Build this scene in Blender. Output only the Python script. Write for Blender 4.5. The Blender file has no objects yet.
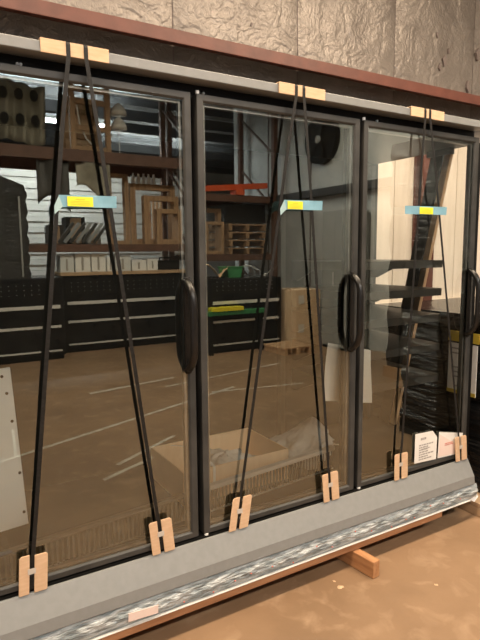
import bpy, bmesh, math, random
from mathutils import Vector, Matrix, noise
random.seed(7)
S = bpy.context.scene
COL = S.collection
# ------------------------------------------------------------------ camera, world, lights, exposure
def make_camera():
    yaw, pitch, roll = 0.53623, -0.12396, -0.0084154
    f = Vector((math.sin(yaw)*math.cos(pitch), math.cos(yaw)*math.cos(pitch), math.sin(pitch)))
    r0 = Vector((math.cos(yaw), -math.sin(yaw), 0)); u0 = r0.cross(f)
    r = math.cos(roll)*r0 + math.sin(roll)*u0; u = -math.sin(roll)*r0 + math.cos(roll)*u0
    cd = bpy.data.cameras.new('camera'); co = bpy.data.objects.new('camera', cd); COL.objects.link(co)
    m = Matrix((r, u, -f)).transposed().to_4x4(); m.translation = Vector((-0.8515, -1.7289, 1.3829))
    co.matrix_world = m
    cd.sensor_fit = 'VERTICAL'; cd.sensor_height = 24.0; cd.lens = 24.0*542.15/640.0
    cd.clip_start = 0.02; cd.clip_end = 200
    S.camera = co
make_camera()
W = bpy.data.worlds.new('World'); S.world = W; W.use_nodes = True
W.node_tree.nodes['Background'].inputs[0].default_value = (0.75, 0.87, 1.0, 1)
W.node_tree.nodes['Background'].inputs[1].default_value = 0.9
S.view_settings.view_transform = 'Standard'; S.view_settings.look = 'None'
S.view_settings.gamma = 1.0; S.view_settings.exposure = 0.0; S.view_settings.use_curve_mapping = False
WARM = (1.0, 0.79, 0.57); NEUT = (1.0, 0.90, 0.78)
LAMPS = [  # x, y, z, length along x, width, watts down, added roof fill watts, colour : the hall's ceiling strip lights
    (-1.0, -0.65, 3.75, 2.4, 0.30, 112, 0, WARM),
    (2.0, -0.65, 3.75, 2.4, 0.30, 135, 0, WARM),
    (-0.4, -3.7, 3.75, 2.4, 0.30, 155, 0, NEUT),
    (2.4, -3.7, 3.75, 2.4, 0.30, 145, 0, NEUT),
    (1.2, -8.3, 3.70, 2.4, 0.30, 280, 380, (0.9, 0.95, 1.0)),
    (4.6, -11.5, 3.70, 2.4, 0.30, 180, 420, (0.9, 0.95, 1.0)),
]
# ------------------------------------------------------------------ helpers
WORLD = {}
def worldpos(o): return WORLD.get(o, Vector((0, 0, 0)))
def tag(o, label=None, cat=None, group=None, kind=None):
    if label: o['label'] = label
    if cat: o['category'] = cat
    if group: o['group'] = group
    if kind: o['kind'] = kind
    return o
def thing(name, loc, label, cat, group=None):
    o = bpy.data.objects.new(name, None); COL.objects.link(o); o.empty_display_size = 0.05
    o.location = loc; WORLD[o] = Vector(loc)
    return tag(o, label, cat, group)
class MB:
    def __init__(s): s.v = []; s.f = []; s.m = []
    def add(s, vs, fs, mi=0):
        b = len(s.v); s.v += [Vector(p) for p in vs]
        for q in fs: s.f.append([b+i for i in q]); s.m.append(mi)
        return s
    def box(s, x0, x1, y0, y1, z0, z1, mi=0, rot=None):
        vs = [Vector((x, y, z)) for z in (z0, z1) for y in (y0, y1) for x in (x0, x1)]
        if rot:
            c = Vector(((x0+x1)/2, (y0+y1)/2, (z0+z1)/2)) if len(rot) < 3 else Vector(rot[2])
            R = Matrix.Rotation(rot[0], 3, rot[1]); vs = [c + R @ (p-c) for p in vs]
        return s.add(vs, [(0,2,3,1),(4,5,7,6),(0,1,5,4),(2,6,7,3),(0,4,6,2),(1,3,7,5)], mi)
    def prism(s, pts, axis, a0, a1, mi=0):
        # pts: 2D outline in the two other axes
        def P(a, p):
            return {'x': (a, p[0], p[1]), 'y': (p[0], a, p[1]), 'z': (p[0], p[1], a)}[axis]
        n = len(pts)
        vs = [P(a0, p) for p in pts] + [P(a1, p) for p in pts]
        fs = [tuple(range(n)), tuple(range(2*n-1, n-1, -1))] + [(i, n+i, n+(i+1) % n, (i+1) % n) for i in range(n)]
        return s.add(vs, fs, mi)
    def bar(s, a, b, w, t, up=(0, 0, 1), mi=0):
        a, b = Vector(a), Vector(b); d = (b-a).normalized(); sd = d.cross(Vector(up)).normalized(); u = sd.cross(d)
        vs = [p + sd*i*w/2 + u*j*t/2 for p in (a, b) for i, j in ((-1,-1),(1,-1),(1,1),(-1,1))]
        return s.add(vs, [(3,2,1,0),(4,5,6,7),(0,1,5,4),(1,2,6,5),(2,3,7,6),(3,0,4,7)], mi)
    def tube(s, path, r, seg=10, mi=0, sx=1.0, closed=False):
        path = [Vector(p) for p in path]; n = len(path); rings = []
        ref = Vector((1, 0, 0))
        for i, p in enumerate(path):
            d = (path[min(i+1, n-1)] - path[max(i-1, 0)]).normalized()
            a = ref - d*ref.dot(d)
            if a.length < 1e-3: a = Vector((0, 1, 0)) - d*d.y
            a.normalize(); b = d.cross(a); ref = a
            rr = r[i] if isinstance(r, (list, tuple)) else r
            rings.append([p + a*math.cos(t)*rr*sx + b*math.sin(t)*rr for t in [2*math.pi*k/seg for k in range(seg)]])
        vs = [p for q in rings for p in q]; fs = []
        for i in range(n-1):
            for k in range(seg): fs.append((i*seg+k, i*seg+(k+1) % seg, (i+1)*seg+(k+1) % seg, (i+1)*seg+k))
        fs.append(tuple(range(seg-1, -1, -1))); fs.append(tuple((n-1)*seg+k for k in range(seg)))
        return s.add(vs, fs, mi)
    def ribbon(s, path, wdir, w, t, mi=0):
        # path of points, flat strap of width w along wdir, thickness t
        path = [Vector(p) for p in path]; wd = Vector(wdir).normalized(); n = len(path); vs = []
        for i, p in enumerate(path):
            d = (path[min(i+1, n-1)] - path[max(i-1, 0)]).normalized(); nn = d.cross(wd).normalized()
            vs += [p - wd*w/2 - nn*t/2, p + wd*w/2 - nn*t/2, p + wd*w/2 + nn*t/2, p - wd*w/2 + nn*t/2]
        fs = [(0,1,2,3), tuple(4*(n-1)+k for k in (3,2,1,0))]
        for i in range(n-1):
            for k in range(4): fs.append((4*i+k, 4*(i+1)+k, 4*(i+1)+(k+1) % 4, 4*i+(k+1) % 4))
        return s.add(vs, fs, mi)
    def grid(s, fn, nu, nv, mi=0):
        vs = [fn(i/nu, j/nv) for j in range(nv+1) for i in range(nu+1)]
        fs = [(j*(nu+1)+i, j*(nu+1)+i+1, (j+1)*(nu+1)+i+1, (j+1)*(nu+1)+i) for j in range(nv) for i in range(nu)]
        return s.add(vs, fs, mi)
    def build(s, name, mats, parent=None, smooth=False, bevel=0, label=None, cat=None, group=None, kind=None, solid=0, recalc=True):
        lo = [min(p[k] for p in s.v) for k in range(3)]; hi = [max(p[k] for p in s.v) for k in range(3)]
        org = Vector(((lo[0]+hi[0])/2, (lo[1]+hi[1])/2, lo[2]))
        me = bpy.data.meshes.new(name); me.from_pydata([p-org for p in s.v], [], s.f)
        if not isinstance(mats, (list, tuple)): mats = [mats]
        for m in mats: me.materials.append(m)
        for p, mi in zip(me.polygons, s.m): p.material_index = mi; p.use_smooth = smooth
        bm = bmesh.new(); bm.from_mesh(me)
        if recalc: bmesh.ops.recalc_face_normals(bm, faces=bm.faces)
        bm.to_mesh(me); bm.free(); me.update()
        o = bpy.data.objects.new(name, me); COL.objects.link(o)
        if parent: o.parent = parent; o.location = org - worldpos(parent)
        else: o.location = org
        WORLD[o] = org
        if solid: md = o.modifiers.new('solid', 'SOLIDIFY'); md.thickness = solid
        if bevel:
            md = o.modifiers.new('bevel', 'BEVEL'); md.width = bevel; md.segments = 2; md.limit_method = 'ANGLE'
        return tag(o, label, cat, group, kind)
def B(*a, **k): return MB().box(*a, **k)
# ------------------------------------------------------------------ materials
MATS = {}
def newmat(name):
    m = bpy.data.materials.new(name); m.use_nodes = True; nt = m.node_tree
    return m, nt, nt.nodes['Principled BSDF']
def rgb(h): return tuple(h) + (1,)
def mat(name, c, rough=0.6, metal=0.0, c2=None, scale=8.0, amt=0.5, stretch=(1, 1, 1), bump=0.0, bscale=None, detail=4, spec=0.5, trans=0.0, alpha=1.0, bdist=0.01, contrast=(0.35, 0.65)):
    if name in MATS: return MATS[name]
    m, nt, b = newmat(name); N = nt.nodes; L = nt.links
    b.inputs['Base Color'].default_value = rgb(c); b.inputs['Roughness'].default_value = rough; b.inputs['Metallic'].default_value = metal
    b.inputs['Specular IOR Level'].default_value = spec; b.inputs['Transmission Weight'].default_value = trans; b.inputs['Alpha'].default_value = alpha
    tc = N.new('ShaderNodeTexCoord'); mp = N.new('ShaderNodeMapping'); mp.inputs['Scale'].default_value = stretch
    L.new(tc.outputs['Object'], mp.inputs['Vector'])
    if c2 is not None:
        n = N.new('ShaderNodeTexNoise'); n.inputs['Scale'].default_value = scale; n.inputs['Detail'].default_value = detail
        L.new(mp.outputs[0], n.inputs['Vector'])
        r = N.new('ShaderNodeValToRGB'); r.color_ramp.elements[0].position = contrast[0]; r.color_ramp.elements[1].position = contrast[1]
        r.color_ramp.elements[0].color = rgb(c); r.color_ramp.elements[1].color = rgb(c2)
        L.new(n.outputs['Fac'], r.inputs[0]); L.new(r.outputs[0], b.inputs['Base Color'])
    if bump:
        n2 = N.new('ShaderNodeTexNoise'); n2.inputs['Scale'].default_value = bscale or scale*3; n2.inputs['Detail'].default_value = 5
        L.new(mp.outputs[0], n2.inputs['Vector'])
        bp = N.new('ShaderNodeBump'); bp.inputs['Strength'].default_value = bump; bp.inputs['Distance'].default_value = bdist
        L.new(n2.outputs['Fac'], bp.inputs['Height']); L.new(bp.outputs[0], b.inputs['Normal'])
    MATS[name] = m
    return m
def wood(name, c, c2, axis=0, scale=14):
    st = [3, 3, 3]; st[axis] = 0.25
    return mat(name, c, 0.65, c2=c2, scale=scale, stretch=tuple(st), bump=0.15, bscale=scale*2)
def glass_mat():
    m, nt, b = newmat('coated_glass'); N = nt.nodes; L = nt.links; N.remove(b)
    tr = N.new('ShaderNodeBsdfTransparent'); tr.inputs[0].default_value = (0.97, 0.98, 0.95, 1)
    gl = N.new('ShaderNodeBsdfGlossy'); gl.inputs['Color'].default_value = (0.95, 0.99, 0.88, 1); gl.inputs['Roughness'].default_value = 0.004
    fr = N.new('ShaderNodeFresnel'); fr.inputs['IOR'].default_value = 1.5
    ma = N.new('ShaderNodeMath'); ma.operation = 'MULTIPLY_ADD'; ma.inputs[1].default_value = 0.9; ma.inputs[2].default_value = 0.17
    L.new(fr.outputs[0], ma.inputs[0])
    mx = N.new('ShaderNodeMixShader'); L.new(ma.outputs[0], mx.inputs[0]); L.new(tr.outputs[0], mx.inputs[1]); L.new(gl.outputs[0], mx.inputs[2])
    L.new(mx.outputs[0], N['Material Output'].inputs[0])
    m2, nt2, b2 = newmat('glass_back'); nt2.nodes.remove(b2)
    t2 = nt2.nodes.new('ShaderNodeBsdfTransparent'); t2.inputs[0].default_value = (0.99, 1.0, 0.99, 1)
    nt2.links.new(t2.outputs[0], nt2.nodes['Material Output'].inputs[0])
    return m, m2
GLASS, GLASSB = glass_mat()
def film_mat(name, tint, rough, mixf):
    m, nt, b = newmat(name); N = nt.nodes; L = nt.links
    b.inputs['Base Color'].default_value = rgb(tint); b.inputs['Roughness'].default_value = rough
    tc = N.new('ShaderNodeTexCoord'); n = N.new('ShaderNodeTexNoise'); n.inputs['Scale'].default_value = 22; n.inputs['Detail'].default_value = 6
    L.new(tc.outputs['Object'], n.inputs['Vector'])
    bp = N.new('ShaderNodeBump'); bp.inputs['Strength'].default_value = 0.9; bp.inputs['Distance'].default_value = 0.02
    L.new(n.outputs['Fac'], bp.inputs['Height']); L.new(bp.outputs[0], b.inputs['Normal'])
    tr = N.new('ShaderNodeBsdfTransparent'); mx = N.new('ShaderNodeMixShader'); mx.inputs[0].default_value = mixf
    L.new(tr.outputs[0], mx.inputs[1]); L.new(b.outputs[0], mx.inputs[2]); L.new(mx.outputs[0], N['Material Output'].inputs[0])
    return m
def foil_mat(name, c, c2, rough):
    # quilted foil-faced insulation: large soft creases plus fine wrinkles
    m, nt, b = newmat(name); N = nt.nodes; L = nt.links
    b.inputs['Metallic'].default_value = 0.35; b.inputs['Roughness'].default_value = rough
    tc = N.new('ShaderNodeTexCoord')
    n = N.new('ShaderNodeTexNoise'); n.inputs['Scale'].default_value = 3.5; n.inputs['Detail'].default_value = 5; L.new(tc.outputs['Object'], n.inputs['Vector'])
    r = N.new('ShaderNodeValToRGB'); r.color_ramp.elements[0].position = 0.3; r.color_ramp.elements[1].position = 0.7
    r.color_ramp.elements[0].color = rgb(c); r.color_ramp.elements[1].color = rgb(c2); L.new(n.outputs['Fac'], r.inputs[0]); L.new(r.outputs[0], b.inputs['Base Color'])
    n2 = N.new('ShaderNodeTexNoise'); n2.inputs['Scale'].default_value = 26; n2.inputs['Detail'].default_value = 3; n2.inputs['Distortion'].default_value = 1.2; L.new(tc.outputs['Object'], n2.inputs['Vector'])
    n3 = N.new('ShaderNodeTexNoise'); n3.inputs['Scale'].default_value = 5; n3.inputs['Detail'].default_value = 3; n3.inputs['Distortion'].default_value = 2.0; L.new(tc.outputs['Object'], n3.inputs['Vector'])
    b1 = N.new('ShaderNodeBump'); b1.inputs['Strength'].default_value = 0.55; b1.inputs['Distance'].default_value = 0.012; L.new(n2.outputs['Fac'], b1.inputs['Height'])
    b2 = N.new('ShaderNodeBump'); b2.inputs['Strength'].default_value = 0.35; b2.inputs['Distance'].default_value = 0.05; L.new(n3.outputs['Fac'], b2.inputs['Height']); L.new(b1.outputs[0], b2.inputs['Normal'])
    L.new(b2.outputs[0], b.inputs['Normal'])
    return m
def wrap_mat(name, c, rough=0.22, stretch=(1, 1, 14)):
    # black stretch film: glossy with long taut streaks
    m, nt, b = newmat(name); N = nt.nodes; L = nt.links
    b.inputs['Base Color'].default_value = rgb(c); b.inputs['Roughness'].default_value = rough
    tc = N.new('ShaderNodeTexCoord'); mp = N.new('ShaderNodeMapping'); mp.inputs['Scale'].default_value = stretch; mp.inputs['Rotation'].default_value = (0.12, 0.1, 0)
    L.new(tc.outputs['Object'], mp.inputs['Vector'])
    n = N.new('ShaderNodeTexNoise'); n.inputs['Scale'].default_value = 3; n.inputs['Detail'].default_value = 6; n.inputs['Distortion'].default_value = 0.6; L.new(mp.outputs[0], n.inputs['Vector'])
    bp = N.new('ShaderNodeBump'); bp.inputs['Strength'].default_value = 0.8; bp.inputs['Distance'].default_value = 0.03; L.new(n.outputs['Fac'], bp.inputs['Height'])
    L.new(bp.outputs[0], b.inputs['Normal'])
    return m
M_floor = None
def floor_mat():
    m, nt, b = newmat('concrete_floor'); N = nt.nodes; L = nt.links
    tc = N.new('ShaderNodeTexCoord')
    n = N.new('ShaderNodeTexNoise'); n.inputs['Scale'].default_value = 1.3; n.inputs['Detail'].default_value = 8; n.inputs['Roughness'].default_value = 0.62; L.new(tc.outputs['Object'], n.inputs['Vector'])
    r = N.new('ShaderNodeValToRGB'); e = r.color_ramp.elements
    e[0].position = 0.30; e[0].color = (0.21, 0.128, 0.070, 1); e[1].position = 0.72; e[1].color = (0.33, 0.208, 0.120, 1)
    L.new(n.outputs['Fac'], r.inputs[0])
    n2 = N.new('ShaderNodeTexNoise'); n2.inputs['Scale'].default_value = 8.0; n2.inputs['Detail'].default_value = 12; n2.inputs['Distortion'].default_value = 0.5; L.new(tc.outputs['Object'], n2.inputs['Vector'])
    r2 = N.new('ShaderNodeValToRGB'); e2 = r2.color_ramp.elements
    e2[0].position = 0.53; e2[0].color = (0, 0, 0, 1); e2[1].position = 0.85; e2[1].color = (1, 1, 1, 1); L.new(n2.outputs['Fac'], r2.inputs[0])
    mx = N.new('ShaderNodeMix'); mx.data_type = 'RGBA'; mx.inputs['B'].default_value = (0.40, 0.270, 0.168, 1)
    L.new(r2.outputs[0], mx.inputs['Factor']); L.new(r.outputs[0], mx.inputs['A']); L.new(mx.outputs['Result'], b.inputs['Base Color'])
    b.inputs['Roughness'].default_value = 0.55
    bp = N.new('ShaderNodeBump'); bp.inputs['Strength'].default_value = 0.2; bp.inputs['Distance'].default_value = 0.005; L.new(n2.outputs['Fac'], bp.inputs['Height']); L.new(bp.outputs[0], b.inputs['Normal'])
    return m
M = dict(
    floor=floor_mat(),
    foil=foil_mat('foil_insulation', (0.175, 0.152, 0.135), (0.255, 0.226, 0.20), 0.42),
    foil_grey=foil_mat('grey_insulation', (0.50, 0.52, 0.52), (0.66, 0.67, 0.66), 0.6),
    seam=mat('seam_tape', (0.16, 0.13, 0.12), 0.7),
    wall_pale=mat('pale_wall', (0.72, 0.63, 0.53), 0.7, c2=(0.80, 0.71, 0.61), scale=4, stretch=(4, 4, 0.5)),
    rust=mat('red_oxide_paint', (0.095, 0.030, 0.020), 0.5, c2=(0.135, 0.043, 0.028), scale=9, bump=0.1),
    trim=mat('grey_powder_coat', (0.212, 0.216, 0.212), 0.45, c2=(0.228, 0.232, 0.228), scale=40, bump=0.03, bscale=300),
    frame=mat('door_frame_black', (0.032, 0.032, 0.030), 0.45, c2=(0.055, 0.053, 0.049), scale=10, spec=0.35),
    black=mat('black_metal', (0.004, 0.004, 0.004), 0.5, c2=(0.007, 0.0065, 0.006), scale=8, spec=0.15),
    dark=mat('dark_interior', (0.010, 0.0095, 0.009), 0.7, c2=(0.015, 0.014, 0.012), scale=5, spec=0.2),
    shelf=mat('shelf_charcoal', (0.04, 0.037, 0.033), 0.45, c2=(0.052, 0.048, 0.042), scale=6),
    spacer=mat('aluminium_spacer', (0.32, 0.31, 0.28), 0.4, metal=0.6, c2=(0.4, 0.38, 0.35), scale=20),
    handle=mat('black_plastic', (0.006, 0.0055, 0.005), 0.3, spec=0.35, c2=(0.014, 0.012, 0.011), scale=30),
    strap=mat('strap_black', (0.008, 0.0075, 0.007), 0.55, spec=0.25, c2=(0.02, 0.018, 0.016), scale=60, stretch=(1, 1, 6)),
    card=mat('corner_card', (0.62, 0.41, 0.25), 0.75, c2=(0.69, 0.475, 0.305), scale=18, stretch=(1, 1, 5)),
    clip=mat('clip_grey', (0.55, 0.50, 0.45), 0.4, c2=(0.5, 0.45, 0.4), scale=20),
    tape=mat('blue_tape', (0.18, 0.37, 0.47), 0.5, c2=(0.21, 0.41, 0.51), scale=25),
    tape2=mat('tape_underside', (0.30, 0.44, 0.46), 0.5, c2=(0.33, 0.47, 0.49), scale=25),
    yellow=mat('yellow_label', (0.88, 0.80, 0.03), 0.5, c2=(0.85, 0.76, 0.03), scale=30),
    ochre=mat('ochre_label', (0.60, 0.42, 0.04), 0.5, c2=(0.52, 0.38, 0.05), scale=12),
    ink_o=mat('orange_ink', (0.78, 0.55, 0.04), 0.6, c2=(0.74, 0.50, 0.04), scale=30),
    ink=mat('grey_ink', (0.34, 0.31, 0.29), 0.7, c2=(0.40, 0.37, 0.34), scale=30),
    ink_r=mat('red_ink', (0.62, 0.16, 0.12), 0.7, c2=(0.66, 0.2, 0.15), scale=30),
    paper=mat('white_paper', (0.78, 0.75, 0.70), 0.8, c2=(0.83, 0.80, 0.75), scale=12),
    pink=mat('pink_paper', (0.80, 0.63, 0.57), 0.8, c2=(0.82, 0.68, 0.61), scale=12),
    foam=mat('wrapped_foam', (0.25, 0.29, 0.305), 0.35, c2=(0.56, 0.60, 0.61), scale=9, stretch=(1.2, 1, 6), bump=0.8, bscale=16, bdist=0.03, contrast=(0.42, 0.6)),
    white=mat('white_plastic', (0.84, 0.84, 0.82), 0.5, c2=(0.88, 0.88, 0.86), scale=10),
    skid=wood('skid_pine', (0.30, 0.135, 0.060), (0.43, 0.21, 0.10), 0),
    block=wood('block_pine', (0.35, 0.155, 0.062), (0.50, 0.25, 0.11), 1),
    wood=wood('crate_wood', (0.34, 0.20, 0.10), (0.48, 0.30, 0.17), 2),
    wood2=wood('pale_lumber', (0.60, 0.38, 0.22), (0.72, 0.48, 0.29), 2),
    cardboard=mat('cardboard', (0.80, 0.57, 0.37), 0.8, c2=(0.85, 0.63, 0.42), scale=6, stretch=(6, 1, 1)),
    bagfilm=film_mat('bag_film', (0.94, 0.93, 0.90), 0.12, 0.7),
    film=film_mat('clear_film', (0.85, 0.86, 0.84), 0.2, 0.35),
    panel=mat('galvanised_panel', (0.66, 0.69, 0.70), 0.45, c2=(0.76, 0.78, 0.78), scale=3, metal=0.0),
    wire=mat('rack_wire', (0.085, 0.075, 0.06), 0.5, c2=(0.11, 0.098, 0.08), scale=20),
    rail=mat('rack_rail', (0.72, 0.70, 0.66), 0.4, c2=(0.78, 0.76, 0.72), scale=12),
    wrap=wrap_mat('black_stretch_film', (0.012, 0.012, 0.012)),
    gloss=mat('gloss_black', (0.006, 0.006, 0.0065), 0.22, spec=0.25, c2=(0.016, 0.016, 0.017), scale=5, bump=0.25, bscale=4, bdist=0.03),
    steel=mat('bright_steel', (0.75, 0.75, 0.74), 0.3, c2=(0.82, 0.82, 0.8), scale=14),
    beam=mat('rack_brown', (0.11, 0.05, 0.03), 0.55, c2=(0.15, 0.07, 0.045), scale=10),
    tan=mat('bench_top', (0.50, 0.33, 0.19), 0.6, c2=(0.58, 0.40, 0.25), scale=5),
    roof=mat('roof_sheet', (0.50, 0.56, 0.60), 0.6, c2=(0.60, 0.66, 0.70), scale=1.5, stretch=(1, 3, 1)),
    purlin=mat('dark_purlin', (0.035, 0.035, 0.038), 0.6, c2=(0.05, 0.05, 0.052), scale=5),
    rollup=mat('shutter_white', (0.72, 0.70, 0.66), 0.5, c2=(0.78, 0.76, 0.72), scale=3),
    tarp=mat('olive_tarp', (0.22, 0.20, 0.15), 0.7, c2=(0.36, 0.33, 0.26), scale=4),
    orange=mat('orange_paint', (0.80, 0.10, 0.02), 0.4, c2=(0.75, 0.12, 0.03), scale=10),
    green=mat('green_plastic', (0.03, 0.22, 0.08), 0.4, c2=(0.05, 0.28, 0.1), scale=10),
    grey=mat('grey_cabinet', (0.30, 0.31, 0.31), 0.5, c2=(0.36, 0.37, 0.36), scale=4),
    line=mat('floor_paint', (0.40, 0.36, 0.31), 0.7, c2=(0.62, 0.58, 0.52), scale=14),
    wallf=mat('far_wall', (0.35, 0.33, 0.30), 0.8, c2=(0.42, 0.40, 0.37), scale=2),
)
def emit(name, c, s):
    m, nt, b = newmat(name); b.inputs['Base Color'].default_value = rgb((0.9, 0.9, 0.9)); b.inputs['Emission Color'].default_value = rgb(c); b.inputs['Emission Strength'].default_value = s
    return m
def text_lines(parent, matl, y, x0, x1, z0, z1, rows, seed, name='printed_text', gap=0.45, thick=0.0003):
    rnd = random.Random(seed); mb = MB(); h = (z1-z0)/rows
    for r in range(rows):
        z = z1-(r+0.5)*h; x = x0; end = x1-(x1-x0)*rnd.choice([0, 0.05, 0.15, 0.4])
        while x < end:
            w = min((x1-x0)*rnd.uniform(0.06, 0.2), end-x); mb.box(x, x+w, y-thick, y, z-h*(1-gap)/2, z+h*(1-gap)/2); x += w+(x1-x0)*0.03
    return mb.build(name, matl, parent)
# ------------------------------------------------------------------ the setting
XL, XR, YF, YB, ZC = -5.0, 4.6, -16.0, 1.10, 4.2
XR2, YJ = 11.0, -7.6   # beyond y = YJ the hall widens to XR2
def st(mb, name, m, label, cat, parent=None, **k):
    o = mb.build(name, m, parent, **k)
    if parent is None: tag(o, label, cat, kind='structure')
    return o
floor = st(B(XL, XR2, YF, YB+0.15, -0.12, 0), 'floor', M['floor'], 'dusty brown concrete warehouse floor in front of the cooler', 'floor')
wall = st(B(XL, XR+0.12, YB+0.03, YB+0.15, 0, ZC+0.3), 'wall_back', M['seam'], 'silvery foil insulated wall with dark seams behind the cooler', 'wall')
seams = [XL, -3.2, -1.9, -0.65, 0.437, 1.275, 2.111, 2.957, 3.75, XR]
def quilt(x0, x1, z0, z1, seed):
    rnd = random.Random(seed); ph = rnd.uniform(0, 6)
    def fn(u, v):
        x = x0+0.004+(x1-x0-0.008)*u; z = z0+(z1-z0)*v
        e = min(1, min(u, 1-u)*9)
        d = 0.012*e + 0.004*math.sin(7*z+ph)*e + 0.003*math.sin(13*x+5*z+ph)*e
        return (x, YB+0.03-0.004-d, z)
    mb = MB().grid(fn, 14, 22)
    return mb
for i in range(len(seams)-1):
    p = quilt(seams[i], seams[i+1], 0.98, ZC, i).build('insulation_panel', M['foil'], wall, smooth=True)
# torn spots in the foil
tear = MB()
for cx, cz, s in ((2.61, 2.77, 0.035), (2.56, 2.72, 0.02), (2.89, 2.63, 0.032), (2.65, 2.85, 0.014), (2.985, 2.88, 0.03), (2.52, 2.94, 0.018), (0.93, 2.70, 0.012)):
    n = 9; rnd = random.Random(cx); pts = [(cx+math.cos(2*math.pi*k/n)*s*rnd.uniform(0.35, 0.9), cz+math.sin(2*math.pi*k/n)*s*rnd.uniform(0.6, 1.7)) for k in range(n)]
    tear.prism(pts, 'y', YB+0.002, YB+0.02)
tear.build('torn_patch', M['seam'], wall)
for i, (x0, x1) in enumerate(((1.45, 2.111), (2.111, 2.78), (2.78, 3.5), (3.5, XR))):  # pale panels over the lower wall
    B(x0+0.003, x1-0.003, YB-0.01, YB+0.012, 0.0, 2.2).build('lower_wall_panel', M['wall_pale'], wall, bevel=0.003)
# red oxide girt: a channel on its side, standing off the wall
g = MB().prism([(0.93, 2.442), (0.938, 2.442), (0.938, 2.500), (YB+0.02, 2.500), (YB+0.02, 2.508), (0.93, 2.508)], 'x', XL, XR)
st(g, 'trim_1', M['rust'], 'rust red painted steel girt running along the wall above the cooler', 'beam', bevel=0.003)
g = MB().box(2.298, 2.436, 1.00, 1.01, 0, 2.2).box(2.298, 2.436, 1.075, 1.085, 0, 2.2).box(2.359, 2.375, 1.01, 1.075, 0, 2.2)
st(g, 'trim_2', M['rust'], 'rust red steel column seen through the open end of the cooler', 'column')
g = MB().box(2.45, XR, 1.04, 1.085, 0.99, 1.015).box(1.5, 2.29, 1.04, 1.085, 0.99, 1.015)
st(g, 'trim_3', M['wall_pale'], 'pale horizontal ledge on the wall right of the cooler', 'ledge')
# right hand wall (seen only as a reflection in the glass)
wr = st(MB().box(XR, XR+0.12, YJ, YB+0.15, 0, ZC+0.3).box(XR+0.12, XR2, YJ, YJ+0.12, 0, ZC+0.3).box(XR2, XR2+0.12, YF, YJ+0.12, 0, ZC+0.3), 'wall_right', M['foil_grey'], 'grey insulated side wall mirrored in the middle glass door', 'wall')
for k in range(6):
    y = -0.4-1.2*k
    B(XR-0.012, XR, y-0.012, y+0.012, 0, ZC).build('wall_seam', M['seam'], wr)
st(MB().box(XR-0.14, XR-0.01, YJ, -0.3, 2.22, 2.33), 'trim_4', M['purlin'], 'dark rail along the grey side wall mirrored in the middle door', 'rail')
st(B(XL, XR2, YF-0.12, YF, 0, ZC+0.3), 'wall_front', M['wallf'], 'distant dim warehouse wall mirrored in the glass', 'wall')
# left wall, out of view; opening added so sky light fills the hall
wl = MB().box(XL-0.12, XL, YF, -8.0, 0, ZC+0.3).box(XL-0.12, XL, -3.5, YB+0.15, 0, ZC+0.3).box(XL-0.12, XL, -8.0, -3.5, 3.2, ZC+0.3)
st(wl, 'wall_left', M['wallf'], 'plain left warehouse wall with an added opening for fill light', 'wall')
ce = st(B(XL, XR2, YF, YB+0.15, ZC+0.2, ZC+0.32), 'ceiling', M['roof'], 'pale blue grey roof sheeting on dark purlins mirrored in the glass', 'ceiling')
y = -0.6
while y > YF+0.2:
    B(XL, XR if y > YJ else XR2, y-0.11, y+0.11, ZC-0.02, ZC+0.2).build('purlin', M['purlin'], ce); y -= 1.15
# floor paint
def pline(a, b, w=0.05):
    mb = MB(); mb.bar((a[0], a[1], 0.001), (b[0], b[1], 0.001), w, 0.002); mb.build('painted_line', M['line'], floor)
pline((-0.85, -1.93), (1.9, -3.02), 0.035); pline((0.55, -3.55), (1.55, -3.75), 0.05); pline((0.2, -1.62), (0.75, -1.95), 0.03)
pline((1.6, -2.95), (2.6, -2.75), 0.03); pline((1.3, -3.4), (3.0, -3.75), 0.03); pline((-0.35, -2.15), (-0.28, -2.75), 0.02); pline((0.05, -1.43), (0.45, -1.62), 0.03)
# ceiling strip lights
for i, (x, y, z, lx, w, p, pu, c) in enumerate(LAMPS):
    t = thing('ceiling_light', (x, y, z), ['warm strip light hanging above the aisle near the cooler', 'warm strip light hanging above the aisle by the side wall', 'strip light above the open floor, left wall side', 'strip light above the open floor, side wall end', 'cool strip light above the far racks', 'cool strip light near the far wall'][i], 'light', 'ceiling strip lights')
    MB().prism([(y-w/2, z), (y+w/2, z), (y+w/2-0.06, z+0.08), (y-w/2+0.06, z+0.08)], 'x', x-lx/2, x+lx/2).build('housing', M['white'], t)
    MB().box(x-lx/2+0.02, x+lx/2-0.02, y-w/2+0.03, y+w/2-0.03, z-0.012, z-0.001).build('diffuser', emit('diffuser_%d' % i, c, 3.0), t)
    for sx in (-1, 1): MB().tube([(x+sx*lx*0.4, y, z+0.08), (x+sx*lx*0.4, y, ZC+0.2)], 0.006, 6).build('hanger', M['steel'], t)
    ld = bpy.data.lights.new('strip', 'AREA'); ld.shape = 'RECTANGLE'; ld.size = lx; ld.size_y = w; ld.energy = p; ld.color = c
    lo = bpy.data.objects.new('strip_lamp', ld); COL.objects.link(lo); lo.parent = t; lo.location = (0, 0, -0.02)
    if pu:  # upward lamp added to brighten the roof sheets, not part of the fixture
        lu = bpy.data.lights.new('roof_fill', 'AREA'); lu.shape = 'RECTANGLE'; lu.size = lx; lu.size_y = w*0.4; lu.energy = pu; lu.color = c
        lo = bpy.data.objects.new('roof_fill_lamp', lu); COL.objects.link(lo); lo.parent = t; lo.location = (0, 0, 0.09); lo.rotation_euler = (math.pi, 0, 0)
# ------------------------------------------------------------------ the glass door cooler
CX0, CX1 = -0.80, 1.56
cool = thing('display_cooler', (0.38, 0.35, 0.113), 'long grey and black glass door display cooler strapped to a wooden skid', 'cooler')
H0, H1 = 0.33, 1.922
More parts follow.
